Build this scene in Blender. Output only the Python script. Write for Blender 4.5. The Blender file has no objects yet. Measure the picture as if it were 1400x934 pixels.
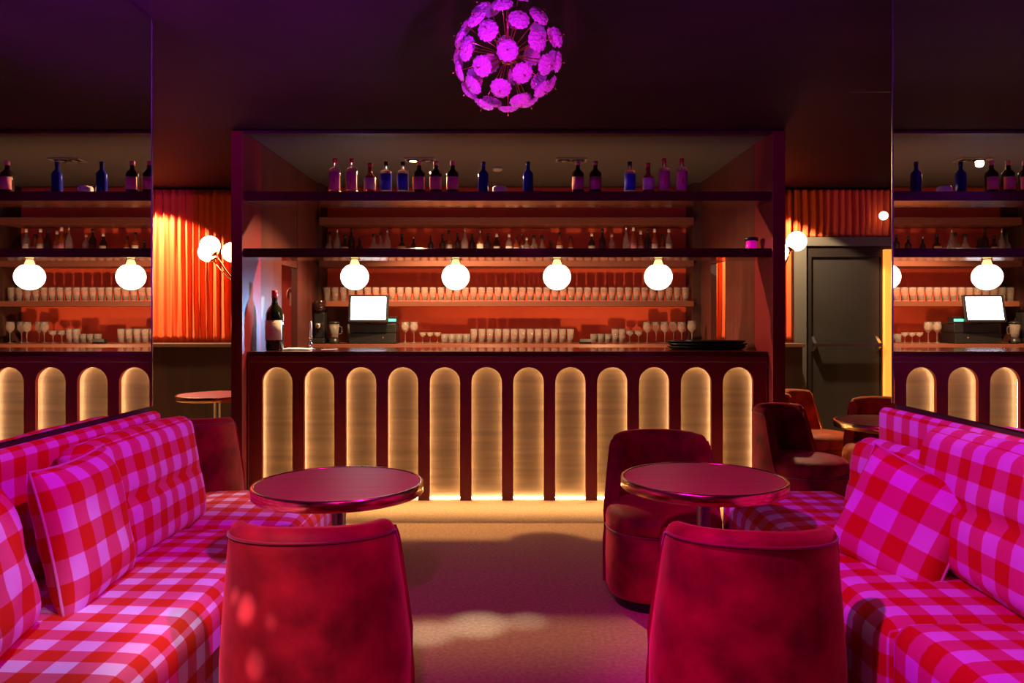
import bpy, bmesh, math, random
from mathutils import Vector, Matrix, noise
random.seed(7)
SC = bpy.context.scene
C = SC.collection
PI = math.pi
H = 1.34            # eye height

def P(px, py, d):
    """point seen at photo pixel (px,py) at distance d"""
    return Vector(((px-700)*d/1050, d, H-(py-436)*d/1050))

# ------------------------------------------------------------------ camera, world, light
cd = bpy.data.cameras.new('camera'); cam = bpy.data.objects.new('camera', cd); C.objects.link(cam)
cam.location = (0, 0, H); cam.rotation_euler = (PI/2, 0, 0)
cd.sensor_width = 36; cd.lens = 27.0; cd.shift_y = -31/1400; cd.clip_start = .05
SC.camera = cam
SC.view_settings.view_transform = 'Standard'; SC.view_settings.look = 'None'
SC.view_settings.gamma = 1; SC.view_settings.exposure = 0.0
SC.view_settings.use_curve_mapping = False
SC.cycles.max_bounces = 9; SC.cycles.glossy_bounces = 6; SC.cycles.transmission_bounces = 7
SC.cycles.transparent_max_bounces = 8
SC.cycles.sample_clamp_indirect = 4.0
SC.cycles.use_denoising = True
w = bpy.data.worlds.new('World'); SC.world = w; w.use_nodes = True
w.node_tree.nodes['Background'].inputs[0].default_value = (.5, .12, .35, 1)
w.node_tree.nodes['Background'].inputs[1].default_value = 0.004

def light(name, kind, loc, color, power, target=None, size=.05, angle=60, blend=.3, sy=None):
    ld = bpy.data.lights.new(name, kind); ld.color = color; ld.energy = power
    if kind == 'SPOT':
        ld.spot_size = math.radians(angle); ld.spot_blend = blend; ld.shadow_soft_size = size
    elif kind == 'AREA':
        ld.size = size
        if sy: ld.shape = 'RECTANGLE'; ld.size_y = sy
    else: ld.shadow_soft_size = size
    o = bpy.data.objects.new(name, ld); C.objects.link(o); o.location = loc
    if target is not None:
        o.rotation_euler = (Vector(target)-Vector(loc)).to_track_quat('-Z', 'Y').to_euler()
    return o
MAG = (1, .004, .92); PUR = (.45, .02, 1); WARM = (1, .60, .27); LAV = (.66, .66, 1); CRIM = (1, .03, .22)
# lounge stage spots, plus added uplight, ceiling tint and glint spots
light('lounge_spot', 'SPOT', (.6, 1.7, 2.6), MAG, 165, (-1.55, 3.0, .72), .04, 50, .5)
light('lounge_spot', 'SPOT', (-.5, 1.5, 2.6), MAG, 165, (1.45, 2.5, .65), .04, 58, .5)
light('lounge_spot', 'SPOT', (-.75, 1.9, 2.6), LAV, 60, (-1.10, 2.45, .45), .04, 17, .35)
light('lounge_spot', 'SPOT', (-.75, 1.4, 2.6), LAV, 70, (-1.12, 1.95, .45), .05, 22, .5)
light('lounge_spot', 'SPOT', (.8, 1.0, 2.6), LAV, 9, (1.25, 2.1, .5), .05, 22, .6)
light('lounge_spot', 'SPOT', (.2, .3, 2.55), (1, .03, .4), 10, (0, 3.0, .4), .06, 75, .6)
light('lounge_spot', 'SPOT', (.0, .4, .8), (1, .01, .75), 330, (-.02, 2.9, 2.31), .04, 11.5, .4)  # added low uplight to brighten the chandelier discs, not a ceiling spot
light('ceiling_tint_fill', 'SPOT', (.6, .6, 1.3), PUR, 1700, (-1.5, 2.9, 2.71), .08, 54, 1)  # added spot in mid-air, tints the ceiling purple
light('ceiling_tint_fill', 'SPOT', (-.6, .6, 1.3), PUR, 420, (1.5, 3.0, 2.71), .08, 60, 1)  # second added ceiling tint, for the right side
light('lounge_spot', 'SPOT', (-.2, .2, 2.2), MAG, 120, (0, 2.7, 0), .05, 40, .6)
light('lounge_spot', 'SPOT', (-1.0, .6, 2.4), (1, .55, .48), 210, (-.75, 2.1, .45), .04, 18, .9)
for tg, an, pw in (((-.72, 2.12, .52), 1.7, 6), ((-.76, 2.12, .57), 1.0, 4), ((-.69, 2.12, .36), 1.5, 4), ((-.64, 2.12, .47), 1.0, 2)):
    light('caustic_fill', 'SPOT', (-.9, .2, 2.3), (.8, .9, .8), pw*170, tg, .01, an, 1)  # added spots imitating glints thrown by mirrors and crystals on the chair
for tg, an, pw in (((-.36, 3.27, 0), 6.5, 190), ((-.15, 3.36, 0), 7, 240), ((.06, 3.40, 0), 5, 110)):
    light('caustic_fill', 'SPOT', (-.1, 2.3, 2.6), (.8, .95, 1), pw, tg, .02, an, 1)  # added likewise, for the reflected streaks on the carpet
# downlights and work lights, plus an added floor fill and blue glow
DL = (-.78, 6.52, 2.66)
light('bar_downlight', 'SPOT', (DL[0]-.05, DL[1], DL[2]), WARM, 420, (DL[0]+.40, DL[1]-.45, 0), .03, 146, .25)
cl = light('floor_fill_light', 'AREA', (-.03, 5.60, 1.05), (1, .68, .34), 10, (-.03, 5.42, 0), 3.7, sy=.015); cl.data.spread = math.radians(38)  # added fill for the carpet before the bar, no lamp under the lip
for x, pw in ((.95, 42), (-.25, 25), (-1.1, 7)):
    light('work_light', 'POINT', (x, 6.47, .95), (1, .55, .25), pw, size=.03)
light('blue_fill', 'SPOT', (-1.15, 6.75, 1.30), (.22, .5, 1), 150, (-1.95, 6.1, 1.32), .02, 60, .9)  # added blue light without a known source, colours the left side panel
light('curtain_downlight', 'SPOT', (-3.72, 7.55, 2.66), (1, .72, .42), 420, (-3.72, 7.78, 0), .03, 116, .10)
light('curtain_downlight', 'SPOT', (2.52, 7.55, 2.66), (1, .72, .42), 260, (2.50, 7.80, 0), .03, 122, .10)

# ------------------------------------------------------------------ materials
def sock(b, n): return b.inputs[n] if n in b.inputs else None
def mat(name, col, rough=.5, metal=0, emit=None, es=0, trans=0, ior=1.45, sheen=0, coat=0,
        noise_s=None, noise_amt=.3, bump=0, bump_s=200, stretch=(1,1,1), spec=None, sheen_col=None):
    m = bpy.data.materials.new(name); m.use_nodes = True
    nt = m.node_tree; b = nt.nodes['Principled BSDF']
    b.inputs['Base Color'].default_value = (*col, 1)
    b.inputs['Roughness'].default_value = rough; b.inputs['Metallic'].default_value = metal
    b.inputs['IOR'].default_value = ior
    b.inputs['Transmission Weight'].default_value = trans
    b.inputs['Coat Weight'].default_value = coat
    if spec is not None: b.inputs['Specular IOR Level'].default_value = spec
    if sheen:
        b.inputs['Sheen Weight'].default_value = sheen; b.inputs['Sheen Roughness'].default_value = .4
        if sheen_col: b.inputs['Sheen Tint'].default_value = (*sheen_col, 1)
    if emit: b.inputs['Emission Color'].default_value = (*emit, 1); b.inputs['Emission Strength'].default_value = es
    if noise_s or bump:
        tc = nt.nodes.new('ShaderNodeTexCoord'); mp = nt.nodes.new('ShaderNodeMapping')
        nt.links.new(tc.outputs['Object'], mp.inputs[0]); mp.inputs['Scale'].default_value = stretch
    if noise_s:
        n = nt.nodes.new('ShaderNodeTexNoise'); n.inputs['Scale'].default_value = noise_s; n.inputs['Detail'].default_value = 5
        nt.links.new(mp.outputs[0], n.inputs['Vector'])
        r = nt.nodes.new('ShaderNodeValToRGB')
        r.color_ramp.elements[0].position = .3; r.color_ramp.elements[1].position = .7
        r.color_ramp.elements[0].color = (*[c*(1-noise_amt) for c in col], 1)
        r.color_ramp.elements[1].color = (*[min(1, c*(1+noise_amt)) for c in col], 1)
        nt.links.new(n.outputs[0], r.inputs[0]); nt.links.new(r.outputs[0], b.inputs['Base Color'])
    if bump:
        n2 = nt.nodes.new('ShaderNodeTexNoise'); n2.inputs['Scale'].default_value = bump_s; n2.inputs['Detail'].default_value = 4
        nt.links.new(mp.outputs[0], n2.inputs['Vector'])
        bm = nt.nodes.new('ShaderNodeBump'); bm.inputs['Strength'].default_value = bump; bm.inputs['Distance'].default_value = .01
        nt.links.new(n2.outputs[0], bm.inputs['Height']); nt.links.new(bm.outputs[0], b.inputs['Normal'])
    return m

def gingham(name, p=.122):
    m = bpy.data.materials.new(name); m.use_nodes = True
    nt = m.node_tree; b = nt.nodes['Principled BSDF']; L = nt.links
    uv = nt.nodes.new('ShaderNodeUVMap'); sp = nt.nodes.new('ShaderNodeSeparateXYZ'); L.new(uv.outputs[0], sp.inputs[0])
    def mth(op, a, bb=None):
        n = nt.nodes.new('ShaderNodeMath'); n.operation = op
        for i, v in enumerate((a, bb)):
            if v is None: continue
            if isinstance(v, (int, float)): n.inputs[i].default_value = v
            else: L.new(v, n.inputs[i])
        return n.outputs[0]
    def stripe(s): return mth('LESS_THAN', mth('FRACT', mth('DIVIDE', s, p)), .5)
    tot = mth('MULTIPLY', mth('ADD', stripe(sp.outputs[0]), stripe(sp.outputs[1])), .5)
    r = nt.nodes.new('ShaderNodeValToRGB'); r.color_ramp.interpolation = 'CONSTANT'
    e = r.color_ramp.elements; e[0].color = (.84, .60, .86, 1); e[1].position = .75; e[1].color = (.66, .035, .012, 1)
    k = e.new(.25); k.color = (.74, .12, .22, 1)
    L.new(tot, r.inputs[0]); L.new(r.outputs[0], b.inputs['Base Color'])
    b.inputs['Roughness'].default_value = .85; b.inputs['Specular IOR Level'].default_value = .15
    mp = nt.nodes.new('ShaderNodeMapping'); mp.inputs['Scale'].default_value = (700, 700, 700); L.new(uv.outputs[0], mp.inputs[0])
    n = nt.nodes.new('ShaderNodeTexNoise'); n.inputs['Scale'].default_value = 1; L.new(mp.outputs[0], n.inputs['Vector'])
    bm = nt.nodes.new('ShaderNodeBump'); bm.inputs['Strength'].default_value = .15; bm.inputs['Distance'].default_value = .003
    L.new(n.outputs[0], bm.inputs['Height']); L.new(bm.outputs[0], b.inputs['Normal'])
    return m

M = {}
M['gingham'] = gingham('gingham cloth')
def velvet(name, col, sc):
    m = mat(name, col, .62, sheen=.9, sheen_col=sc, noise_s=7, noise_amt=.6, bump=.5, bump_s=11, spec=.2)
    return m
M['velvet'] = velvet('crimson velvet', (.25, .008, .014), (1, .12, .15))
M['warmlit'] = velvet('rust velvet', (.55, .09, .02), (1, .4, .15))  # chair velvet with the curtain downlight's orange put into its colour
M['piping'] = mat('velvet piping', (.2, .004, .01), .6, sheen=.5)
M['black'] = mat('black plastic', (.012, .012, .014), .35)
M['dark'] = mat('dark red stained wood', (.085, .012, .010), .38, noise_s=3, noise_amt=.35, stretch=(1, 1, .15), coat=.25)
M['post'] = mat('oxblood lacquer', (.16, .008, .014), .45, noise_s=2, noise_amt=.15)
M['shelf'] = mat('polished dark shelf', (.075, .012, .014), .16, coat=.4)
M['brown'] = mat('brown shelf wood', (.17, .055, .035), .4, noise_s=3, noise_amt=.2, stretch=(.2, 1, 1))
M['panelwood'] = mat('reddish panel wood', (.07, .017, .014), .42, noise_s=9, noise_amt=.3, stretch=(1, 1, .08), coat=.2)
M['wainscot'] = mat('dark wainscot', (.045, .018, .012), .45, noise_s=8, noise_amt=.4, stretch=(1, 1, .1))
M['ledge'] = mat('ledge wood', (.16, .07, .04), .4, noise_s=6, noise_amt=.2, stretch=(.1, 1, 1))
M['redwall'] = mat('red orange paint', (.75, .10, .035), .75, noise_s=1.4, noise_amt=.1)
M['curtain'] = mat('orange curtain', (.75, .105, .02), .7, sheen=.3, sheen_col=(1, .4, .2), bump=.1, bump_s=40, stretch=(6, 6, .3))
M['ceiling'] = mat('black satin ceiling', (.026, .007, .014), .75, noise_s=1.2, noise_amt=.25, bump=.05, bump_s=3, spec=.06)
M['greyceil'] = mat('grey bar ceiling', (.055, .05, .052), .6)
M['wall'] = mat('dark wall paint', (.06, .02, .025), .7)
M['mirror'] = mat('mirror', (.93, .9, .92), 0.0, metal=1)
M['chrome'] = mat('chrome', (.7, .68, .7), .15, metal=1)
M['brass'] = mat('brass', (.85, .52, .25), .2, metal=1)
M['brush'] = mat('brushed steel', (.6, .55, .55), .28, metal=1)
M['globe'] = mat('lit opal glass', (.9, .88, .82), .3, emit=(1, .80, .58), es=3.6)
M['sglobe'] = mat('lit opal glass sconce', (.9, .88, .82), .3, emit=(1, .76, .5), es=5)
M['led'] = mat('warm led strip', (1, .8, .5), .5, emit=(1, .70, .36), es=40)
M['arch'] = mat('brushed golden wood', (.155, .092, .045), .45, noise_s=5, noise_amt=.22, stretch=(.25, 1, 5), bump=.1, bump_s=30)
M['tabletop'] = mat('burgundy table veneer', (.38, .018, .05), .45, noise_s=6, noise_amt=.15, stretch=(.3, 8, 1))
M['glass'] = mat('clear glass', (1, .9, .86), .09, trans=.88, ior=1.33)
M['clearb'] = mat('clear bottle glass', (.95, .9, .92), .05, trans=.9, ior=1.4)
M['darkb'] = mat('dark bottle glass', (.018, .006, .008), .08, coat=.5)
M['greenb'] = mat('dark green bottle glass', (.010, .014, .004), .06, coat=.5)
M['blueb'] = mat('cobalt blue bottle glass', (.008, .01, .16), .08, coat=.5)
M['amberb'] = mat('amber spirit glass', (.35, .06, .02), .08, trans=.3, coat=.5)
M['whitel'] = mat('pale label paper', (.75, .62, .55), .7)
M['pinkl'] = mat('pink label paper', (.72, .25, .28), .7)
M['bluel'] = mat('blue label paper', (.03, .04, .6), .6)
M['goldl'] = mat('gold label paper', (.75, .42, .1), .5)
M['redcap'] = mat('red cap', (.6, .02, .03), .4)
M['white'] = mat('white wax', (.85, .8, .75), .6)
M['screen'] = mat('lit till screen', (.7, .8, 1), .4, emit=(.6, .8, 1), es=8)
M['green'] = mat('green display', (.1, 1, .4), .4, emit=(.03, 1, .22), es=3)
M['pinkglow'] = mat('magenta glass', (.8, .02, .5), .2, emit=(.8, .0, .4), es=.5)
M['lampface'] = mat('downlight face', (1, .9, .7), .4, emit=(1, .75, .42), es=60)
M['lampoff'] = mat('unlit lamp face', (.3, .27, .24), .25, metal=.6)
M['trimgrey'] = mat('ceiling fixture grey', (.25, .22, .2), .5)
M['door'] = mat('dark grey door paint', (.042, .036, .032), .42, noise_s=2, noise_amt=.08)
M['doorframe'] = mat('black door frame', (.025, .018, .016), .5)
M['surround'] = mat('grey door surround', (.13, .115, .095), .6)
M['strip'] = mat('amber lit slot', (1, .5, .1), .5, emit=(1, .30, .035), es=1.3)  # glow put into the material, stands for a lit gap
M['skirt_glow'] = mat('glowing white skirting', (.9, .8, .75), .4, emit=(1, .85, .75), es=.6)  # slight glow put in for light coming under the door
M['signred'] = mat('red sign paint', (.55, .03, .02), .6)
M['pictogram'] = mat('pale pictogram', (.65, .3, .25), .6)
# carpet: olive-tan pile
M['carpet'] = mat('tan carpet', (.54, .33, .17), .92, noise_s=60, noise_amt=.18, bump=.4, bump_s=350, spec=.1)
# crystal: facetted, pale
def crystal():
    m = mat('cut crystal', (.9, .62, .86), .10, trans=.45, ior=1.5)
    nt = m.node_tree; b = nt.nodes['Principled BSDF']
    tc = nt.nodes.new('ShaderNodeTexCoord'); v = nt.nodes.new('ShaderNodeTexVoronoi'); v.inputs['Scale'].default_value = 170
    nt.links.new(tc.outputs['Object'], v.inputs['Vector'])
    bm = nt.nodes.new('ShaderNodeBump'); bm.inputs['Strength'].default_value = 1; bm.inputs['Distance'].default_value = .004
    nt.links.new(v.outputs['Distance'], bm.inputs['Height']); nt.links.new(bm.outputs[0], b.inputs['Normal'])
    return m
M['crystal'] = crystal()

# ------------------------------------------------------------------ mesh helpers
class MB:
    def __init__(s): s.v = []; s.f = []; s.sm = []; s.uv = None
    def add(s, vs, fs, smooth=False):
        o = len(s.v); s.v += [tuple(p) for p in vs]; s.f += [tuple(i+o for i in f) for f in fs]; s.sm += [smooth]*len(fs); return s
    def box(s, x0, x1, y0, y1, z0, z1):
        return s.add([(x0,y0,z0),(x1,y0,z0),(x1,y1,z0),(x0,y1,z0),(x0,y0,z1),(x1,y0,z1),(x1,y1,z1),(x0,y1,z1)],
                     [(3,2,1,0),(4,5,6,7),(0,1,5,4),(1,2,6,5),(2,3,7,6),(3,0,4,7)])
    def lathe(s, prof, n=24, c=(0,0,0), mtx=None, smooth=True, cap=True, sx=1, sy=1):
        vs = []; fs = []
        for r, z in prof:
            for k in range(n):
                a = 2*PI*k/n; p = Vector((r*math.cos(a)*sx, r*math.sin(a)*sy, z))
                if mtx: p = mtx @ p
                vs.append(p+Vector(c))
        for i in range(len(prof)-1):
            for k in range(n):
                k2 = (k+1) % n; fs.append((i*n+k, i*n+k2, (i+1)*n+k2, (i+1)*n+k))
        if cap:
            if prof[0][0] > 1e-5: fs.append(tuple(reversed(range(n))))
            if prof[-1][0] > 1e-5: fs.append(tuple((len(prof)-1)*n+k for k in range(n)))
        return s.add(vs, fs, smooth)
    def tube(s, pts, r, n=8, closed=False):
        pts = [Vector(p) for p in pts]; N = len(pts); vs = []; fs = []
        up = None
        for i, p in enumerate(pts):
            a = pts[(i-1) % N] if (i > 0 or closed) else p; b = pts[(i+1) % N] if (i < N-1 or closed) else p
            t = (b-a).normalized()
            if up is None: up = t.orthogonal().normalized()
            up = (up-t*up.dot(t)); up = up.normalized() if up.length > 1e-6 else t.orthogonal().normalized()
            q = t.cross(up); rr = r[i] if isinstance(r, (list, tuple)) else r
            for k in range(n):
                an = 2*PI*k/n; vs.append(p+up*math.cos(an)*rr+q*math.sin(an)*rr)
        for i in range(N if closed else N-1):
            j = (i+1) % N
            for k in range(n):
                k2 = (k+1) % n; fs.append((i*n+k, i*n+k2, j*n+k2, j*n+k))
        if not closed: fs += [tuple(reversed(range(n))), tuple((N-1)*n+k for k in range(n))]
        return s.add(vs, fs, True)
    def sphere(s, c, r, n=24, m=14, sc=(1,1,1)):
        prof = [(max(1e-4, math.sin(PI*i/m)), -math.cos(PI*i/m)) for i in range(m+1)]
        return s.lathe([(a*r, b*r*sc[2]) for a, b in prof], n, c, cap=False, sx=sc[0], sy=sc[1])
    def build(s, name, m, parent=None, bevel=0):
        me = bpy.data.meshes.new(name); me.from_pydata(s.v, [], s.f)
        me.polygons.foreach_set('use_smooth', s.sm)
        if s.uv:
            ul = me.uv_layers.new(name='UVMap'); i = 0
            for f in s.uv:
                for c in f: ul.data[i].uv = c; i += 1
        me.materials.append(M[m] if isinstance(m, str) else m)
        me.update()
        o = bpy.data.objects.new(name, me); C.objects.link(o)
        if parent: o.parent = parent
        if bevel:
            b = o.modifiers.new('bevel', 'BEVEL'); b.width = bevel; b.segments = 2; b.limit_method = 'ANGLE'
        return o
def tag(o, label=None, cat=None, group=None, kind=None):
    if label: o['label'] = label
    if cat: o['category'] = cat
    if group: o['group'] = group
    if kind: o['kind'] = kind
    return o
def empty(name, loc, label, cat, group=None, rz=0):
    o = bpy.data.objects.new(name, None); C.objects.link(o); o.location = loc; o.rotation_euler = (0, 0, rz)
    o.empty_display_size = .1
    return tag(o, label, cat, group)
KIDS = {}
def copy_tree(o, parent=None):
    c = o.copy(); C.objects.link(c); c.parent = parent
    for ch in list(o.children): copy_tree(ch, c)
    return c
def struct(o): o['kind'] = 'structure'; return o
def B(x0, x1, y0, y1, z0, z1): return MB().box(x0, x1, y0, y1, z0, z1)

def soft_box(sx, sy, sz, r, n=(16, 16, 10), puff=(0, 0, 0), disp=None, off=(0, 0, 0)):
    """rounded soft box centred on the origin, UVs in metres by face"""
    mb = MB(); mb.uv = []; idx = {}; hx = Vector((sx/2, sy/2, sz/2))
    def param(k, N):  # denser towards the ends
        t = k/N*2-1; return math.sin(t*PI/2)*.55+t*.45
    def vert(p):
        q = Vector([max(-hx[i]+r, min(hx[i]-r, p[i])) for i in range(3)]); d = p-q
        u = Vector([p[i]/hx[i] for i in range(3)])
        pp = q + (d.normalized()*r if d.length > 1e-9 else d)
        nrm = d.normalized() if d.length > 1e-9 else Vector()
        e = [max(0, 1-u[i]**2) for i in range(3)]
        pp += Vector((nrm.x*puff[0]*(e[1]*e[2])**.5, nrm.y*puff[1]*(e[0]*e[2])**.5, nrm.z*puff[2]*(e[0]*e[1])**.5))
        if disp: pp = pp + disp(pp, u, nrm)
        key = tuple(round(c, 5) for c in p)
        if key not in idx: idx[key] = len(mb.v); mb.v.append(tuple(pp))
        return idx[key]
    for ax in range(3):
        a, b = [(1, 2), (2, 0), (0, 1)][ax]
        for sgn in (-1, 1):
            for i in range(n[a]):
                for j in range(n[b]):
                    q = []; uvs = []
                    for (ii, jj) in ((i, j), (i+1, j), (i+1, j+1), (i, j+1)):
                        p = Vector((0, 0, 0)); p[ax] = sgn*hx[ax]; p[a] = param(ii, n[a])*hx[a]; p[b] = param(jj, n[b])*hx[b]
                        q.append(vert(p)); g = [p[k]+off[k] for k in range(3)]
                        uvs.append([(g[1], g[2]), (g[0], g[2]), (g[1], g[0])][ax])
                    if sgn < 0: q.reverse(); uvs.reverse()
                    mb.f.append(tuple(q)); mb.sm.append(True); mb.uv.append(uvs)
    return mb

def pillow(sx, sy, t, off=(0, 0), crease=0, seed=0):
    """knife-edge pillow in the local XY plane"""
    mb = MB(); mb.uv = []; n = 22
    def pt(i, j, side):
        u = math.sin((i/n*2-1)*PI/2)*.4+(i/n*2-1)*.6; v = math.sin((j/n*2-1)*PI/2)*.4+(j/n*2-1)*.6
        k = ((1-u**4)*(1-v**4))**.55
        pin = 1-.07*(1-u*u)*(v*v) ; pin2 = 1-.07*(1-v*v)*(u*u)
        x = u*sx/2*pin2; y = v*sy/2*pin
        z = side*t/2*k*(1-.0*u)+noise.noise(Vector((u*2.2+seed, v*2.2, side)))*.012*k
        return (x, y, z)
    idx = {}
    def vi(i, j, s):
        key = (i, j, s if 0 < i < n and 0 < j < n else 0)
        if key not in idx: idx[key] = len(mb.v); mb.v.append(pt(i, j, s))
        return idx[key]
    for s in (1, -1):
        for i in range(n):
            for j in range(n):
                c = [(i, j), (i+1, j), (i+1, j+1), (i, j+1)]
                if s < 0: c.reverse()
                mb.f.append(tuple(vi(a, b, s) for a, b in c)); mb.sm.append(True)
                mb.uv.append([(a/n*sx+off[0], b/n*sy+off[1]) for a, b in c])
    return mb

ORD = ['zeroth','first','second','third','fourth','fifth','sixth','seventh','eighth','ninth','tenth','eleventh','twelfth','thirteenth',
 'fourteenth','fifteenth','sixteenth','seventeenth','eighteenth','nineteenth','twentieth']
def ordw(i):
    if i <= 20: return ORD[i]
    t = {2:'twenty', 3:'thirty', 4:'forty'}[i//10]
    return t[:-1]+'ieth' if i % 10 == 0 else t+'-'+ORD[i % 10]

# ------------------------------------------------------------------ room shell
CZ = 2.71; YB = 8.15; XL, XR = -4.3, 4.3; ML, MR = -1.64, 1.57; YL, YR = 3.50, 3.17
struct(B(XL, XR, -3, YB+.2, -.1, 0).build('floor', 'carpet'))
struct(B(XL, XR, -3, YB+.2, CZ, CZ+.1).build('ceiling', 'ceiling'))
struct(B(-1.944, 1.884, 5.68, 7.945, CZ-.012, CZ-.0005).build('ceiling_bar', 'greyceil'))
struct(B(XL, XR, YB, YB+.15, 0, CZ).build('wall_back', 'redwall'))
struct(B(XL, XR, -3.15, -3, 0, CZ).build('wall_front', 'wall'))
struct(B(XL-.15, XL, -3, YB, 0, CZ).build('wall_outer_left', 'wall'))
struct(B(XR, XR+.15, -3, YB, 0, CZ).build('wall_outer_right', 'wall'))
struct(B(ML-.16, ML-.012, -3, YL, 0, CZ).build('wall_left', 'wall'))
struct(B(MR+.012, MR+.16, -3, YR, 0, CZ).build('wall_right', 'wall'))
for nm, x0, x1, y1, zm, lab in (('wall_mirror', ML-.011, ML, YL-.004, .943, 'tall wall mirror behind the left gingham sofa, reflecting the bar'),
                           ('wall_mirror', MR, MR+.011, YR-.004, .993, 'tall wall mirror behind the right gingham sofa, reflecting the bar')):
    o = B(x0, x1, -2.5, y1, zm, CZ-.005).build(nm, 'mirror'); tag(o, lab, 'mirror')
    xx = x1 if x1 < 0 else x0; s_ = 1 if x1 < 0 else -1
    B(min(xx-s_*.014, xx+s_*.003), max(xx-s_*.014, xx+s_*.003), y1, y1+.006, zm, CZ-.005).build('edge_line', 'chrome', o)
# fine ceiling seams
seam = MB(); seam.box(2.04, 4.2, 4.63, 4.637, CZ-.0015, CZ)
struct(seam.build('trim_1', 'black'))

# wainscot + ledge + curtains
def wains(x0, x1, nm):
    struct(B(x0, x1, 7.72, YB, 0, 1.055).build(nm, 'wainscot'))
wains(XL, -2.02, 'wall_wainscot_left'); wains(1.98, 2.92, 'wall_wainscot_right')
for x0, x1, lab in ((XL, -2.02, 'brown wooden ledge under the left orange curtain'), (1.98, 2.94, 'brown wooden ledge under the right orange curtain')):
    tag(B(x0, x1, 7.70, 7.98, 1.056, 1.092).build('window_ledge', 'ledge', bevel=.004), lab, 'ledge')
def curtain(x0, x1, z0, z1, y, seed, nm, lab, par=None):
    mb = MB(); nx = int((x1-x0)/.009); nz = 22; vs = []; fs = []
    for j in range(nz+1):
        t = j/nz; z = z0+(z1-z0)*t; g = 1-.55*math.exp(-((z-z0-.03)/.05)**2)
        for i in range(nx+1):
            x = x0+(x1-x0)*i/nx
            ph = noise.noise(Vector((x*3.1+seed, z*.25, 0)))*5+noise.noise(Vector((x*9+seed, z*.7, 4)))*1.3
            a = .028*math.sin(x*2*PI/.075+ph)+.012*math.sin(x*2*PI/.034+ph*2+z*1.2)
            vs.append((x, y+a*g, z))
    for j in range(nz):
        for i in range(nx): k = j*(nx+1)+i; fs.append((k, k+1, k+nx+2, k+nx+1))
    mb.add(vs, fs, True)
    o = mb.build(nm, 'curtain', par); md = o.modifiers.new('thick', 'SOLIDIFY'); md.thickness = .004
    if lab: tag(o, lab, 'curtain')
    return o
curtain(XL+.02, -2.1, 1.095, 2.69, 8.03, 0, 'curtain', 'gathered orange curtain on the left, behind the three-globe sconce')
cr = empty('curtain', (2.05, 8.03, 1.095), 'gathered orange curtain on the right, hanging over the grey door', 'curtain')
c1 = curtain(2.05, 2.95, 1.095, 2.69, 8.03, 9, 'curtain_panel', None); c2 = curtain(2.95, 4.28, 2.20, 2.69, 8.03, 21, 'curtain_valance', None)
bpy.context.view_layer.update()
for c in (c1, c2): c.parent = cr; c.matrix_parent_inverse = Matrix.Translation(-Vector((2.05, 8.03, 1.095)))

# door with surround
dr = B(3.12, 3.84, 8.02, 8.06, .03, 1.98).build('door_1', 'door'); struct(dr)
mb = MB(); mb.box(2.952, 3.06, 7.98, 8.12, 0, 2.19); mb.box(2.952, 4.28, 7.98, 8.12, 2.10, 2.19)
struct(mb.build('trim_2', 'surround'))
mb = MB(); mb.box(3.061, 3.119, 8.0, 8.12, 0, 2.099); mb.box(3.119, 4.0, 8.0, 8.12, 1.985, 2.099); mb.box(3.845, 3.86, 8.0, 8.12, 0, 1.985)
struct(mb.build('trim_3', 'doorframe'))
pb = B(3.12, 3.82, 7.93, 7.965, 1.055, 1.085).build('panic_bar', 'brush', dr)
for x in (3.12, 3.79):
    MB().add([(x, 8.02, 1.0), (x+.03, 8.02, 1.0), (x+.03, 8.02, 1.16), (x, 8.02, 1.16), (x, 7.94, 1.05), (x+.03, 7.94, 1.05), (x+.03, 7.94, 1.09), (x, 7.94, 1.09)],
             [(3,2,1,0),(4,5,6,7),(0,1,5,4),(1,2,6,5),(2,3,7,6),(3,0,4,7)]).build('bar_bracket', 'brush', dr)
tag(B(3.862, 3.99, 7.95, 8.0, .02, 2.06).build('glow_strip', 'strip'), 'tall glowing amber lit slot beside the grey door', 'light')  # glowing box in place of the lit gap beside the door
o = B(2.96, 4.25, 7.955, 7.98, .0, .03).build('baseboard_back', 'skirt_glow'); struct(o)  # its emission imitates the light under the door

# ------------------------------------------------------------------ bar counter
def XA(px, d=5.68): return (px-700)*d/1050
Y0 = 5.66; bx0, bx1 = -1.945, 1.88
bar = empty('bar_counter', (0, 5.68, 0), 'long bar counter with twelve backlit golden arches along its front', 'bar counter')
def barpart(mb, nm, m, bevel=0, par=None):
    mb.v = [(x, y-5.68, z) for x, y, z in mb.v]; return mb.build(nm, m, par or bar, bevel)
cx = [XA(380+57.1*i) for i in range(12)]; aw = .112; zs = .983-aw; zt = 1.02
fb = MB(); NA = 20
def archpts(c, w, zt_, z0=0.0):
    zc = zt_-w; pts = [(c-w, z0)]
    pts += [(c-w*math.cos(PI*k/NA), zc+w*math.sin(PI*k/NA)) for k in range(NA+1)]
    return pts+[(c+w, z0)]
prev = bx0
for i, c in enumerate(cx):
    fb.box(prev, c-aw, Y0, Y0+.035, 0, zt)
    ap = archpts(c, aw, .983)[1:-1]
    for k in range(NA):
        (xa, za), (xb, zb) = ap[k], ap[k+1]
        fb.add([(xa, Y0, za), (xb, Y0, zb), (xb, Y0, zt), (xa, Y0, zt), (xa, Y0+.035, za), (xb, Y0+.035, zb), (xb, Y0+.035, zt), (xa, Y0+.035, zt)],
               [(0,1,2,3), (7,6,5,4), (0,4,5,1), (3,2,6,7)])
    prev = c+aw
fb.box(prev, bx1, Y0, Y0+.035, 0, zt)
barpart(fb, 'front_board', 'post')
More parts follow.
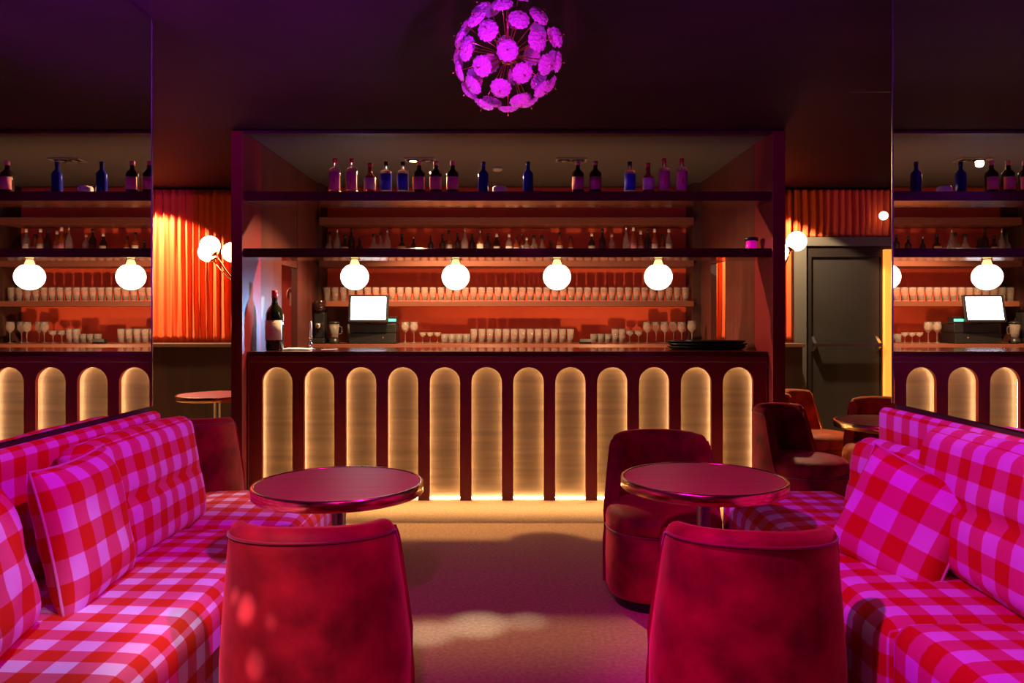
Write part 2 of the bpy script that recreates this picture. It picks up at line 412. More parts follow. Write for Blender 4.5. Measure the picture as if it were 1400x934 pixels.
for c in cx:
    mb = MB(); ap = archpts(c, aw+.034, .983+.034, .002); n = len(ap)
    vs = [(x, Y0+.080, z) for x, z in ap]+[(x, Y0+.090, z) for x, z in ap]
    fs = [tuple(range(n)), tuple(reversed(range(n, 2*n)))]+[(k, n+k, n+(k+1) % n, (k+1) % n) for k in range(n)]
    mb.add(vs, fs); barpart(mb, 'arch_panel', 'arch')
    mb = MB(); ap = archpts(c, aw+.016, .983+.016, .008)
    mb.tube([(x, Y0+.053, z) for x, z in ap], .004, 6, closed=True); mb.tube([(c-aw, Y0+.05, .012), (c+aw, Y0+.05, .012)], .005, 8); barpart(mb, 'glow_strip', 'led')
barpart(B(bx0, bx1, Y0+.11, Y0+.14, 0, zt), 'rear_board', 'wainscot')
barpart(B(bx0, bx1, Y0, Y0+.1, zt+.004, 1.10-.038), 'apron', 'post')
barpart(B(bx0, bx1, Y0-.012, 6.42, 1.062, 1.10), 'worktop', 'shelf', .003)
barpart(B(bx0, bx0+.006, Y0-.004, Y0-.0005, 0, zt), 'edge_line', 'brush')  # bright metal strip imitating light in the gap at the counter end
barpart(B(bx1-.006, bx1, Y0-.004, Y0-.0005, 0, zt), 'edge_line', 'brush')  # same imitated gap light at the right end

# ------------------------------------------------------------------ bar frame: posts, side panels, hanging shelves
fr = empty('bar_shelving', (0, 5.6, 0), 'dark red wooden frame around the bar with two long open shelves', 'bar frame')
def fpart(mb, nm, m, bevel=0):
    mb.v = [(x, y-5.6, z) for x, y, z in mb.v]; return mb.build(nm, m, fr, bevel)
F0 = 5.55
fpart(B(-2.03, -1.95, F0, F0+.42, 0, 2.70), 'post', 'post', .002).location.x = 0
fpart(B(1.885, 1.975, F0, F0+.42, 0, 2.70), 'post', 'post', .002)
fpart(B(-2.03, 1.975, F0+.02, F0+.10, 2.685, 2.705), 'top_rail', 'wainscot')
fpart(B(-2.0, -1.95, F0+.42, 6.50, 0, 2.70), 'side_panel', 'panelwood')
fpart(B(1.885, 1.935, F0+.42, 6.78, 0, 2.70), 'side_panel', 'panelwood')
for za, zb, dp in ((2.198, 2.266, .33), (1.787, 1.853, .33)):
    fpart(B(-1.949, 1.884, F0+.03, F0+.03+dp, za, zb), 'shelf', 'shelf', .002)
# lintels above the side openings
fpart(B(-2.0, -1.95, 6.50, 6.96, 1.80, 2.70), 'side_lintel', 'panelwood')
fpart(B(1.885, 1.935, 6.78, 7.28, 1.86, 2.70), 'side_lintel', 'panelwood')

# ------------------------------------------------------------------ back bar
bb = empty('back_bar', (0, 7.5, 0), 'back bar shelving of brown wood against the red wall', 'shelving')
def bpart(mb, nm, m, bevel=0):
    mb.v = [(x, y-7.5, z) for x, y, z in mb.v]; return mb.build(nm, m, bb, bevel)
bpart(B(-2.0, -1.945, 6.96, 7.66, 0, 2.70), 'end_panel', 'panelwood'); bpart(B(1.885, 1.94, 7.28, 7.66, 0, 2.70), 'end_panel', 'panelwood')
bpart(B(-1.944, 1.884, 7.95, 8.0, 0, 2.70), 'rear_panel', 'redwall')
bpart(B(-2.0, -1.91, 7.661, 7.95, 0, 2.70), 'end_panel', 'wainscot'); bpart(B(1.80, 1.94, 7.661, 7.95, 0, 2.70), 'end_panel', 'wainscot')
for za, zb in ((2.275, 2.345), (1.86, 1.93), (1.462, 1.515)):
    bpart(B(-1.909, 1.799, 7.60, 7.949, za, zb), 'shelf', 'brown', .002)
bpart(B(-1.94, 1.88, 7.30, 7.949, 1.055, 1.10), 'worktop', 'brown', .002)
bpart(B(-1.94, 1.88, 7.36, 7.949, 0, 1.054), 'cabinet', 'wainscot')
bpart(B(-1.909, -1.60, 7.93, 7.949, 1.101, 1.461), 'splash_panel', 'brown')

# passage wall with fire extinguisher pictogram
sg = B(-2.75, -2.05, 7.67, 7.698, 1.06, 2.2).build('sign_panel', 'signred'); tag(sg, 'red panel with fire extinguisher sign seen left of the back bar', 'sign')
ex = MB(); c = P(400, 407, 7.66); x, z = c.x, c.z
ex.box(x-.032, x+.028, 7.664, 7.669, z-.08, z+.05); ex.box(x-.012, x+.008, 7.664, 7.669, z+.05, z+.085); ex.box(x-.035, x+.03, 7.664, 7.669, z+.085, z+.10)
ex.tube([(x-.035, 7.667, z+.09), (x-.055, 7.667, z+.06), (x-.058, 7.667, z+.0)], .005, 6)
ex.box(x-.02, x+.016, 7.661, 7.664, z+.0, z+.03)
ex.build('pictogram', 'pictogram', sg)

# ------------------------------------------------------------------ lamps
def globe_lamp(i, px):
    c = P(px, 378.5, 5.76)
    t = empty('globe_lamp', (c.x, c.y, 1.787), 'round white globe lamp under the lower shelf, '+['leftmost, above the till screen', 'second from the left', 'third from the left', 'rightmost, above the black trays'][i], 'lamp', 'globe lamps under the shelf')
    dz = c.z-1.787
    MB().lathe([(.036, -.044), (.036, -.006), (.042, -.004), (.042, 0)], 24).build('ceiling_mount', 'brass', t)
    prof = [(max(1e-4, .105*math.sin(PI*k/18)), -.100*math.cos(PI*k/18)) for k in range(19)]
    prof = [(r, z+dz) for r, z in prof if z < .088]+[(.035, .090+dz)]
    MB().lathe(prof, 32, cap=False).build('globe', 'globe', t)
for i, px in enumerate((485, 623, 761.5, 900)): globe_lamp(i, px)

def sconce(side, globes, root, lab):
    x0, y0, z0 = root
    t = empty('wall_sconce', root, lab, 'wall lamp', 'globe sconces beside the bar')
    m = Matrix.Rotation(PI/2*side, 4, 'Y')
    MB().lathe([(.045, 0), (.045, .012), (.02, .02)], 20, mtx=m).build('wall_plate', 'brass', t)
    for g in globes:
        g = Vector(g)-Vector(root); e = g+Vector((-side*.05, 0, -.07))
        pts = [Vector((side*.02, 0, 0))]
        for k in range(1, 9):
            u = k/8; pts.append(Vector((side*.02*(1-u)+e.x*u, e.y*u, e.z*(u**1.7))))
        a = MB(); a.tube(pts, .006, 8); d = (g-e).normalized()
        q = d.to_track_quat('Z', 'Y').to_matrix().to_4x4()
        a.lathe([(.006, -.01), (.034, .006), (.034, .012)], 16, c=e+d*.0, mtx=q); a.build('arm', 'brass', t)
        MB().sphere(g, .08, 24, 16).build('globe', 'sglobe', t)
sconce(-1, [P(287, 336, 6.15), P(284, 345, 6.4), P(317, 345, 6.2)], (-2.035, 5.9, 1.60), 'brass wall sconce with three lit globes before the left curtain')
sconce(1, [P(1089, 330, 6.15), P(1065, 345, 6.3)], (1.98, 5.9, 1.62), 'brass wall sconce with lit globes right of the bar')
t = empty('spot_lamp', P(1208, 295, 7.9), 'small round white spot lamp high on the right curtain', 'lamp')
MB().sphere((0, 0, 0), .045, 20, 12).build('globe', 'globe', t); MB().tube([(.03, .03, .03), (.06, .10, .05)], .012, 8).build('bracket', 'chrome', t)

def fixture(px, lit, lab):
    c = P(px, 217, 6.54)
    t = empty('ceiling_downlight', (c.x, c.y, CZ-.012), lab, 'ceiling light', 'twin ceiling downlights above the bar')
    mb = MB(); mb.box(-.13, .13, -.075, -.065, -.012, -.001); mb.box(-.13, .13, .065, .075, -.012, -.001); mb.box(-.13, -.12, -.065, .065, -.012, -.001)
    mb.box(.12, .13, -.065, .065, -.012, -.001); mb.build('frame', 'trimgrey', t)
    for k, x in enumerate((-.06, .06)):
        MB().lathe([(.048, -.004), (.048, -.02), (.036, -.02), (.036, -.008)], 20, c=(x, 0, 0)).build('lamp_ring', 'black', t)
        MB().lathe([(.034, -.016), (.034, -.008)], 20, c=(x, 0, 0)).build('lamp_face', 'lampface' if lit and k == 0 else 'lampoff', t)
fixture(575, True, 'twin ceiling downlight above the bar with one lamp shining')
fixture(781, False, 'unlit twin ceiling downlight above the bar')
for x, nm in ((-3.72, 'left'), (2.62, 'right')):
    t = tag(MB().lathe([(.05, -.012), (.05, -.001), (.0001, -.001)], 24, c=(x, 7.55, CZ)).lathe([(.035, -.0125), (.034, -.0005)], 20, c=(x, 7.55, CZ)).build('ceiling_downlight', 'trimgrey'), 'round ceiling downlight washing the %s curtain' % nm, 'ceiling light')
tag(MB().lathe([(.03, -.03), (.045, -.02), (.05, -.001)], 20, c=(P(680, 232, 6.9).x, 6.9, CZ-.012)).build('smoke_detector', 'trimgrey'), 'small round smoke detector on the ceiling above the bar', 'smoke detector')

# ------------------------------------------------------------------ chandelier
cc = P(694, 76, 2.9); R = .205
ch = empty('chandelier', cc, 'round magenta-lit chandelier bursting with cut crystal discs', 'chandelier')
MB().tube([(0, 0, .03), (0, 0, CZ-cc.z-.02)], .005, 8).lathe([(.05, CZ-cc.z-.03), (.05, CZ-cc.z-.002)], 24).build('hanging_rod', 'brass', ch)
MB().sphere((0, 0, 0), .034).build('hub', 'brass', ch)
ND = 46; disc0 = None
for k in range(ND):
    zz = 1-2*(k+.5)/ND; a = k*PI*(3-5**.5)+.35; rr = (1-zz*zz)**.5
    d = Vector((rr*math.cos(a), rr*math.sin(a), zz))
    if d.z > .97: continue
    L_ = R*(1+random.uniform(-.05, .04)); q = d.to_track_quat('Z', 'Y')
    if disc0 is None:
        prof = [(.0001, .006), (.006, .007), (.012, .0075), (.017, .0065), (.022, .005), (.026, .004), (.030, .0025), (.033, -.001), (.036, -.004), (.0385, -.009), (.036, -.012), (.028, -.007), (.014, -.003), (.0001, -.003)]
        mb = MB(); vs = []; n = 24
        for r_, z_ in prof:
            for j in range(n):
                an = 2*PI*j/n; s_ = 1+(.06 if j % 2 else -.04)*(r_/.0385); vs.append((r_*s_*math.cos(an), r_*s_*math.sin(an), z_+random.uniform(-.0022, .0022)*(r_ > .001)))
        fs = [(i*n+j, i*n+(j+1) % n, (i+1)*n+(j+1) % n, (i+1)*n+j) for i in range(len(prof)-1) for j in range(n)]
        mb.add(vs, fs, False); disc0 = mb.build('crystal_disc', 'crystal', ch); disc = disc0
        rod0 = MB().tube([(0, 0, .03), (0, 0, R+.018)], .0017, 6).sphere((0, 0, R+.02), .0038, 8, 6).build('rod', 'brass', ch); rod = rod0
    else:
        disc = disc0.copy(); C.objects.link(disc); disc.parent = ch
        rod = rod0.copy(); C.objects.link(rod); rod.parent = ch
    disc.rotation_mode = 'QUATERNION'; disc.rotation_quaternion = q; disc.location = d*L_
    rod.rotation_mode = 'QUATERNION'; rod.rotation_quaternion = q; rod.scale = (1, 1, L_/R)

# ------------------------------------------------------------------ gingham sofas
def sofa(name, lab, side, wallx, front, zs_, ztop, y0, yend, ydiv, yfar, pth):
    t = empty(name, (wallx, (y0+yfar)/2, 0), lab, 'sofa', 'gingham sofas'); o = t.location.copy()
    def place(mb, nm, c, rot=(0, 0, 0), m='gingham'):
        q = mb.build(nm, m, t); q.location = Vector(c)-o; q.rotation_euler = rot; return q
    wx = wallx; x0, x1 = sorted((wx, front))
    def wr(p, u, n):
        k = max(0, n.z)
        return Vector((0, 0, k*(.006*math.sin(p.y*3.1)+.010*noise.noise(Vector((p.x*3, p.y*2.4, 1))))))
    for k, (a, b, top) in enumerate(((y0, ydiv, zs_+.012), (ydiv, yfar, zs_-.004))):
        sx, sy, sz = x1-x0-.004, b-a-.006, top-.05
        c = ((x0+x1)/2, (a+b)/2, .05+sz/2)
        place(soft_box(sx, sy, sz, .055 if k == 0 else .07, (18, 40 if k == 0 else 22, 12), (.006, .008, .02), wr, off=(c[0]*-side, c[1], c[2])), 'seat_section', c)
    base = B(x0+.03, x1-.04, y0+.05, yfar-.05, 0, .06); base.v = [tuple(Vector(v)-o) for v in base.v]; base.build('plinth', 'black', t)
    px0, px1 = sorted((wx, wx-side*pth)); sy = yend-y0; sz = ztop-zs_+.10
    place(soft_box(px1-px0, sy, sz, .03, (5, 50, 14), (.004, .0, .004), None, off=(0, (y0+yend)/2, ztop-sz/2+.02)), 'back_panel', ((px0+px1)/2, (y0+yend)/2, ztop-sz/2))
    return t, place
def backc(L_, hgt, th, seed):
    def dsp(p, u, n):
        fx = abs(n.x)*(1-abs(u.y)**4)
        cz = math.exp(-(u.z*hgt/2/.025)**2)
        b = 0
        for yy in (-.45, .0, .45): b += math.exp(-((u.y-yy)*L_/2/.035)**2)*cz
        return Vector((math.copysign(1, n.x or 1)*fx*(-.016*cz-.012*b)+n.x*.012*noise.noise(Vector((p.y*5+seed, p.z*5, 0))), 0,
                       .008*noise.noise(Vector((p.y*4+seed, 3, p.z)))*abs(n.z)))
    return soft_box(th, L_, hgt, .045, (8, 34, 26), (.03, .012, .012), dsp, off=(0, seed*.31, .03))
sl, pl = sofa('sofa', 'long red and white gingham sofa on the left before the mirror', -1, ML-.004, -.93, .44, .925, .55, 3.49, 3.30, 4.04, .06)
# loose back cushions and pillows are things of their own
def cushion(mb, nm, loc, rot, lab, cat='cushion'):
    o = mb.build(nm, 'gingham'); o.location = loc
    if isinstance(rot, Matrix): o.rotation_mode = 'QUATERNION'; o.rotation_quaternion = rot.to_quaternion()
    else: o.rotation_euler = rot
    tag(o, lab, cat, 'gingham cushions'); return o
def basis(xa, ya):
    xa = Vector(xa).normalized(); za = xa.cross(Vector(ya)).normalized(); ya = za.cross(xa)
    return Matrix((xa, ya, za)).transposed()
def edge_piping(o, sx, sy):
    pts = []
    for k in range(4):
        for j in range(10):
            u = j/10*2-1
            a, b = [(u, -1), (1, u), (-u, 1), (-1, -u)][k]
            pts.append((a*sx/2*(1-.07*(1-b*b)*(a*a)) if abs(a) == 1 else a*sx/2, b*sy/2 if abs(b) < 1 else b*sy/2, 0))
    pts = [(x*(1-.07*(1-(y/(sy/2))**2) if abs(abs(x)-sx/2) < 1e-4 else 1), y*(1-.07*(1-(x/(sx/2))**2) if abs(abs(y)-sy/2) < 1e-4 else 1), z) for x, y, z in pts]
    MB().tube(pts, .0045, 6, closed=True).build('piping', 'gpiping', o)
M['gpiping'] = mat('pale piping', (.7, .45, .5), .8)
cushion(backc(.86, .46, .13, 1), 'back_cushion', (-1.462, 3.03, .672), (0, math.radians(-9), 0), 'large boxy gingham back cushion at the far end of left sofa')
p = cushion(pillow(.50, .46, .15, (.03, .05), seed=2), 'throw_pillow', (-1.37, 2.47, .672), basis((-.10, 1, 0), (-.22, 0, 1)), 'square gingham pillow leaning in the middle of the left sofa'); edge_piping(p, .50, .46)
p = cushion(pillow(.46, .42, .15, (.1, .02), seed=5), 'throw_pillow', (-1.37, 1.97, .66), basis((-.22, 1, .0), (-.22, 0, 1)), 'nearest gingham pillow on the left sofa, cut by the photo edge'); edge_piping(p, .46, .42)

sr, pr = sofa('sofa', 'long red and white gingham sofa on the right before the mirror', 1, MR-.003, 1.0, .52, .975, .55, 3.20, 2.06, 3.70, .05)
cushion(backc(1.0, .44, .12, 3), 'back_cushion', (1.452, 2.16, .748), (0, math.radians(7), 0), 'large boxy gingham back cushion nearest on the right sofa')
cushion(backc(.40, .33, .12, 4), 'back_cushion', (1.44, 2.93, .690), (0, math.radians(12), math.radians(6)), 'short gingham cushion slumped at far end of right sofa')
p = cushion(pillow(.40, .40, .15, (.03, .02), seed=8), 'throw_pillow', P(1232, 714, 2.54), basis((.50, -.86, -.28), (.36, .12, 1)), 'square gingham pillow tipped on a corner on the right sofa'); edge_piping(p, .40, .40)

# ------------------------------------------------------------------ velvet chairs
def make_chair(lab, m='velvet'):
    t = empty('velvet_chair', (0, 0, 0), lab, 'chair', 'velvet slipper chairs')
    def plan(th, k=1.0, e=2.5, a=.270, b=.268):
        c, s = math.cos(th), math.sin(th); r = (abs(c/a)**e+abs(s/b)**e)**(-1/e); return r*k
    n = 56
    def loft(prof, nm, mt):
        vs = []; fs = []
        for k_, z in prof:
            for j in range(n):
                th = 2*PI*j/n; r = plan(th, 1)*k_ if k_ <= 2 else 0; vs.append((r*math.cos(th), r*math.sin(th), z))
        for i in range(len(prof)-1):
            for j in range(n): fs.append((i*n+j, i*n+(j+1) % n, (i+1)*n+(j+1) % n, (i+1)*n+j))
        fs += [tuple(reversed(range(n))), tuple((len(prof)-1)*n+j for j in range(n))]
        return MB().add(vs, fs, True).build(nm, mt, t)
    loft([(.86, 0), (.86, .05)], 'base', 'black')
    loft([(.90, .048), (.98, .055), (1.0, .075), (1.015, .2), (1.0, .345), (.985, .352)], 'seat_body', m)
    loft([(.985, .353), (1.005, .362), (1.01, .385), (.985, .418), (.93, .438), (.8, .452), (.5, .463), (.1, .467)], 'seat', m)
    pts = [(plan(2*PI*j/n)*1.008*math.cos(2*PI*j/n), plan(2*PI*j/n)*1.008*math.sin(2*PI*j/n), .352) for j in range(n)]
    MB().tube(pts, .0035, 6, closed=True).build('piping', 'piping', t)
    # back shell
    NT = 44; TOP = .77; Z0 = .075; secs = []
    def surf(tt, zf, off):      # tt -1..1, zf 0..1 height fraction
        c = max(0, (abs(tt)-.90)/.10); htop = TOP-.032*(1-math.sqrt(max(0, 1-c*c)))-.012*tt*tt
        z = Z0+(htop-Z0)*zf
        g = max(0, (z-.36)/(TOP-.36))
        thm = math.radians(86-15*g**1.0); th = -PI/2+tt*thm
        k = 1.0-.13*g; r = plan(th, k, 2.3)+(off*(1-.8*abs(tt)**3) if off > 0 else off)
        return Vector((r*math.cos(th), r*math.sin(th)-.045*g, z))
    def section(tt):
        loop = [surf(tt, z/10, .030) for z in range(0, 10)]
        tp_o = surf(tt, .965, .027); tp = surf(tt, 1.0, .005); tp2 = surf(tt, 1.0, -.022); tp_i = surf(tt, .965, -.042)
        loop += [tp_o, tp, tp2, tp_i]+[surf(tt, z/10, -.045) for z in (9, 8, 7, 6, 5)]+[surf(tt, .42, -.045)]
        loop += [surf(tt, .0, -.03)]
        return loop
    vs = []; fs = []
    for i in range(NT+1):
        u = i/NT*2-1; tt = math.copysign(abs(u)**.9, u)
        vs += section(tt)
    m_ = len(section(0))
    for i in range(NT):
        for j in range(m_): fs.append((i*m_+j, i*m_+(j+1) % m_, (i+1)*m_+(j+1) % m_, (i+1)*m_+j))
    fs += [tuple(range(m_)), tuple(reversed(range(NT*m_, NT*m_+m_)))]
    fs = [tuple(reversed(f)) for f in fs]
    o = MB().add(vs, fs, True).build('backrest', m, t)
    b = o.modifiers.new('b', 'BEVEL'); b.width = .012; b.segments = 3; b.limit_method = 'ANGLE'; b.angle_limit = math.radians(55)
    tr = [surf(-1, z/12, .031) for z in range(0, 12)]+[surf(-1+2*k/40, .955, .031) for k in range(1, 40)]+[surf(1, z/12, .031) for z in range(11, -1, -1)]
    MB().tube(tr, .0045, 6).build('piping', 'piping', t)
    return t
def put(t, x, y, rz): t.location = (x, y, 0); t.rotation_euler = (0, 0, math.radians(rz)); return t
c0 = make_chair('crimson velvet chair nearest on the left, back turned, pale light patches')
put(c0, -.585, 2.36, 3)
def chair(x, y, rz, lab):
    c = copy_tree(c0); put(c, x, y, rz); c['label'] = lab; return c
chair(.692, 2.32, -6, 'crimson velvet chair nearest on the right, back turned to view')
chair(.725, 3.70, 176, 'crimson velvet chair facing the viewer behind the right round table')
chair(1.88, 4.98, -140, 'dark red velvet chair seen sideways between right sofa and bar')
chair(-1.90, 4.62, 12, 'dark red velvet chair behind the far end of left sofa')
r0 = make_chair('rust orange velvet chair behind the dark red one, near grey door', 'warmlit'); put(r0, 2.38, 6.02, -132)
c = copy_tree(r0); put(c, 2.62, 5.40, 150); c['label'] = 'rust orange velvet chair behind the small far right table'

# ------------------------------------------------------------------ round tables
def make_table(lab):
    t = empty('round_table', (0, 0, 0), lab, 'table', 'round pedestal tables')
    MB().lathe([(.0001, .703), (.298, .703), (.3, .705), (.3, .729), (.299, .7305), (.0001, .7305)], 72, cap=False, smooth=False).build('tabletop', 'tabletop', t)
    MB().lathe([(.302, .692), (.311, .692), (.314, .695), (.314, .728), (.311, .7325), (.303, .7325), (.301, .730), (.3, .70)], 96, cap=False).build('rim', 'brass', t)
    MB().lathe([(.026, .02), (.026, .69), (.09, .692), (.09, .703)], 28).build('column', 'brush', t)
    MB().lathe([(.215, 0), (.215, .008), (.205, .014), (.03, .026), (.027, .04)], 48).build('foot', 'brush', t)
    return t
def put2(t, x, y): t.location = (x, y, 0)
t0 = make_table('round burgundy pedestal table on the left before the bar'); put2(t0, -.645, 2.86)
for x, y, lab in ((.735, 2.95, 'round burgundy pedestal table on the right before the bar'),
                  (-2.38, 6.2, 'small round table in the shade under the left curtain'),
                  (2.25, 4.57, 'round table with golden rim before the grey door')):
    q = copy_tree(t0); put2(q, x, y); q['label'] = lab

# ------------------------------------------------------------------ bottles
def make_bottle(nm, lab, cat, h, r, body, cap, label, style='std', grp=None, lcol='whitel'):
    t = empty(nm, (0, 0, 0), lab, cat, grp)
    nr = r*.36
    if style == 'std': prof = [(r*.9, 0), (r, .006), (r, h*.60), (r*.93, h*.66), (r*.55, h*.73), (nr, h*.78), (nr, h*.99)]
    elif style == 'square': prof = [(r*.95, 0), (r, .005), (r, h*.68), (r*.9, h*.725), (nr, h*.765), (nr, h*.99)]
    elif style == 'round': prof = [(r*.8, 0), (r, .01), (r*1.02, h*.45), (r*.9, h*.56), (r*.5, h*.64), (nr, h*.70), (nr, h*.99)]
    elif style == 'tall': prof = [(r*.95, 0), (r, .005), (r, h*.55), (r*.7, h*.65), (nr*.9, h*.74), (nr*.8, h*.99)]
    elif style == 'wine': prof = [(r*.93, 0), (r, .01), (r, h*.56), (r*.96, h*.62), (r*.72, h*.70), (r*.40, h*.76), (r*.31, h*.81), (r*.30, h*.99)]
    MB().lathe(prof, 4*7 if style != 'square' else 28).build('glass_body', body, t)
    cr_ = prof[-1][0]*1.12
    MB().lathe([(cr_, h*.88), (cr_, h), (cr_*.8, h+.002)], 16).build('cap', cap, t)
    if label:
        a, b = (.14, .52) if style != 'square' else (.12, .62)
        if style == 'wine': a, b = .17, .50
        rr = r*1.02+.0006
        # wrap-around front label
        vs = []; n = 16
        for z in (h*a, h*b):
            for k in range(n+1):
                an = -PI/2-1.15+2.3*k/n; vs.append((rr*math.cos(an), rr*math.sin(an), z))
        fs = [(k, k+1, n+2+k, n+1+k) for k in range(n)]
        lo = MB().add(vs, fs, True).build('label', label, t)
        md = lo.modifiers.new('s', 'SOLIDIFY'); md.thickness = .0008; md.offset = 1
    return t
TS = 2.267; yb = 5.74
def at(px, d): return (px-700)*d/1050
# kinds on the top shelf
G1 = 'spirit bottles on the top shelf'
pinkA = make_bottle('spirit_bottle', 'clear gin bottle with red cap and pink label, leftmost on top shelf', 'bottle', .27, .042, 'clearb', 'redcap', 'pinkl', 'square', G1)
mk = MB().box(-.006, .006, -.0452, -.0437, .075, .125).box(-.011, .011, -.0452, -.0437, .09, .10); mk.build('red_mark', 'redcap', pinkA)
MB().lathe([(.0435, .012), (.0435, .028)], 24).build('base_band', 'redcap', pinkA)
pinkA.location = (at(458, yb), yb, TS)
def cp(src, px, d, z, lab, sc=1):
    q = copy_tree(src); q.location = (at(px, d), d, z); q['label'] = lab; q.scale = (sc,)*3; return q
cp(pinkA, 481, yb, TS, 'clear gin bottle with red cap and pink label, second from left')
cp(pinkA, 908, yb, TS, 'clear gin bottle with red cap and pink label, second from right')
cp(pinkA, 932, yb, TS, 'clear gin bottle with red cap and pink label, rightmost on top shelf')
amb = make_bottle('spirit_bottle', 'short amber whiskey bottle with red cap, left on the top shelf', 'bottle', .235, .045, 'amberb', 'redcap', 'whitel', 'round', G1)
amb.location = (at(506, yb), yb, TS); cp(amb, 886, yb, TS, 'short amber whiskey bottle with red cap, right on the top shelf')
blu = make_bottle('spirit_bottle', 'clear vodka bottle with blue label beside the amber bottle on left', 'bottle', .245, .043, 'clearb', 'black', 'bluel', 'square', G1)
blu.location = (at(528, yb), yb, TS); cp(blu, 551, yb, TS, 'clear vodka bottle with blue label, right of its twin')
cp(blu, 861, yb, TS, 'clear vodka bottle with blue label, alone right of centre')
dk = make_bottle('spirit_bottle', 'dark whisky bottle with pink label, under the shining ceiling light', 'bottle', .25, .046, 'darkb', 'pinkl', 'pinkl', 'std', G1)
dk.location = (at(573, yb), yb, TS)
cp(dk, 596, yb, TS, 'dark whisky bottle with pink label, middle of the left three')
cp(dk, 619, yb, TS, 'dark whisky bottle with pink label, right one of the left three')
cp(dk, 790, yb, TS, 'dark whisky bottle with pink label, left one of the right pair')
cp(dk, 814, yb, TS, 'dark whisky bottle with pink label, right one of the right pair')
bb_ = make_bottle('spirit_bottle', 'plain cobalt blue bottle left of the small white lantern', 'bottle', .245, .040, 'blueb', 'blueb', None, 'std', G1)
bb_.location = (at(661, yb), yb, TS); cp(bb_, 722, yb, TS, 'plain cobalt blue bottle right of the small white lantern')
t = empty('lantern', (at(683, yb), yb, TS), 'small white round lantern on the top shelf between blue bottles', 'lantern')
MB().lathe([(.036, 0), (.04, .02)], 24).build('foot', 'black', t); MB().lathe([(.04, .02), (.052, .03), (.054, .05), (.045, .062), (.0001, .066)], 24).build('shade', 'white', t)
tag(B(at(727, yb)+.012, at(742, yb), yb+.0, yb+.06, TS, TS+.03).build('box', 'bluel'), 'small blue reflection beside the blue bottle on the top shelf', 'box')  # blue reflection on the shelf, built as a coloured box
t = empty('tumbler_lamp', (at(1027, 5.8), 5.8, 1.854), 'magenta glowing glass with dark lid on the lower shelf', 'candle holder')
MB().lathe([(.034, 0), (.042, .01), (.036, .075)], 24).build('cup', 'pinkglow', t); MB().lathe([(.05, .075), (.052, .095), (.045, .1)], 24).build('lid', 'black', t)

# back shelf bottles
back = [(451,317,'c'),(461,313,'ct'),(471.5,322,'dg'),(480.5,312,'d'),(492,325,'dr'),(511,320,'c'),(521,318,'c'),(529.5,313,'ct'),(549.5,320,'dg'),(565.5,323,'dt'),
 (589,323,'d'),(605,321,'d'),(614,315,'a'),(626,319,'d'),(635.5,311,'ct'),(645.5,320,'d'),(656.5,314,'at'),(667,319,'d'),(679,320,'dw'),(696,320,'cw'),
 (706,324,'a'),(713.5,318,'at'),(720,325,'cw'),(730,322,'c'),(741,322,'c'),(753,329,'dr'),(765,318,'a'),(780,323,'a'),(809,319,'dw'),(823.7,313,'d'),
 (836,320,'cr'),(856,306,'ct'),(866,311,'rw'),(876,316,'rw'),(885.5,314,'d'),(895,313,'aw'),(906,321,'rr'),(914.5,313,'cw')]
kinds = {'c':('clear','clearb','black',None,'round'),'ct':('tall clear','clearb','chrome',None,'tall'),'d':('dark','darkb','black',None,'std'),'dt':('slim dark','darkb','chrome',None,'tall'),
 'dg':('gold-labelled dark','darkb','black','goldl','round'),'dr':('squat dark','darkb','black',None,'round'),'a':('amber','amberb','black','whitel','std'),'at':('slim amber','amberb','chrome','whitel','tall'),
 'dw':('pale-labelled dark','darkb','whitel','whitel','std'),'cw':('white-labelled clear','clearb','whitel','whitel','std'),'cr':('pinkish clear','clearb','pinkl','pinkl','std'),
 'rw':('red','amberb','whitel','pinkl','std'),'aw':('white-capped amber','amberb','whitel','whitel','std'),'rr':('squat red','amberb','black','pinkl','round')}
protos = {}; cnt = 0
for i, (px, ty, k) in enumerate(back):
    d = 7.66 if i % 3 else 7.72; h = min(.335, H+(436-ty)*d/1050-1.931)
    desc, body, cap, lab, st = kinds[k]
    L_ = 'small %s bottle on the middle back shelf, %s from the left' % (desc, ordw(i+1))
    if k not in protos:
        q = make_bottle('liquor_bottle', L_, 'bottle', .30, .041 if st == 'round' else .034, body, cap, lab, st, 'bottles on the middle back shelf'); protos[k] = q
    else: q = copy_tree(protos[k]); q['label'] = L_
    q.location = (at(px, d), d, 1.931); f = h/.30; q.scale = (1 if f > .8 else .9, 1 if f > .8 else .9, f)

# big wine bottle on the bar
t = make_bottle('wine_bottle', 'oversized dark wine bottle with pale label on the bar counter', 'bottle', .455, .068, 'greenb', 'redcap', 'whitel', 'wine')
t.location = (at(375.5, 5.9), 5.9, 1.101)
# faint rules on the label
mb = MB()
for z, w_ in ((.215, .022), (.20, .03), (.165, .018), (.15, .03), (.12, .02), (.105, .026)):
    rr = .0735; vs = []
    for zz in (z, z+.004):
        for k in range(9):
            an = -PI/2-w_/rr+2*w_/rr*k/8; vs.append((rr*math.cos(an), rr*math.sin(an), zz))
    mb.add(vs, [(k, k+1, 10+k, 9+k) for k in range(8)])
mb.build('label_print', 'pinkl', t)
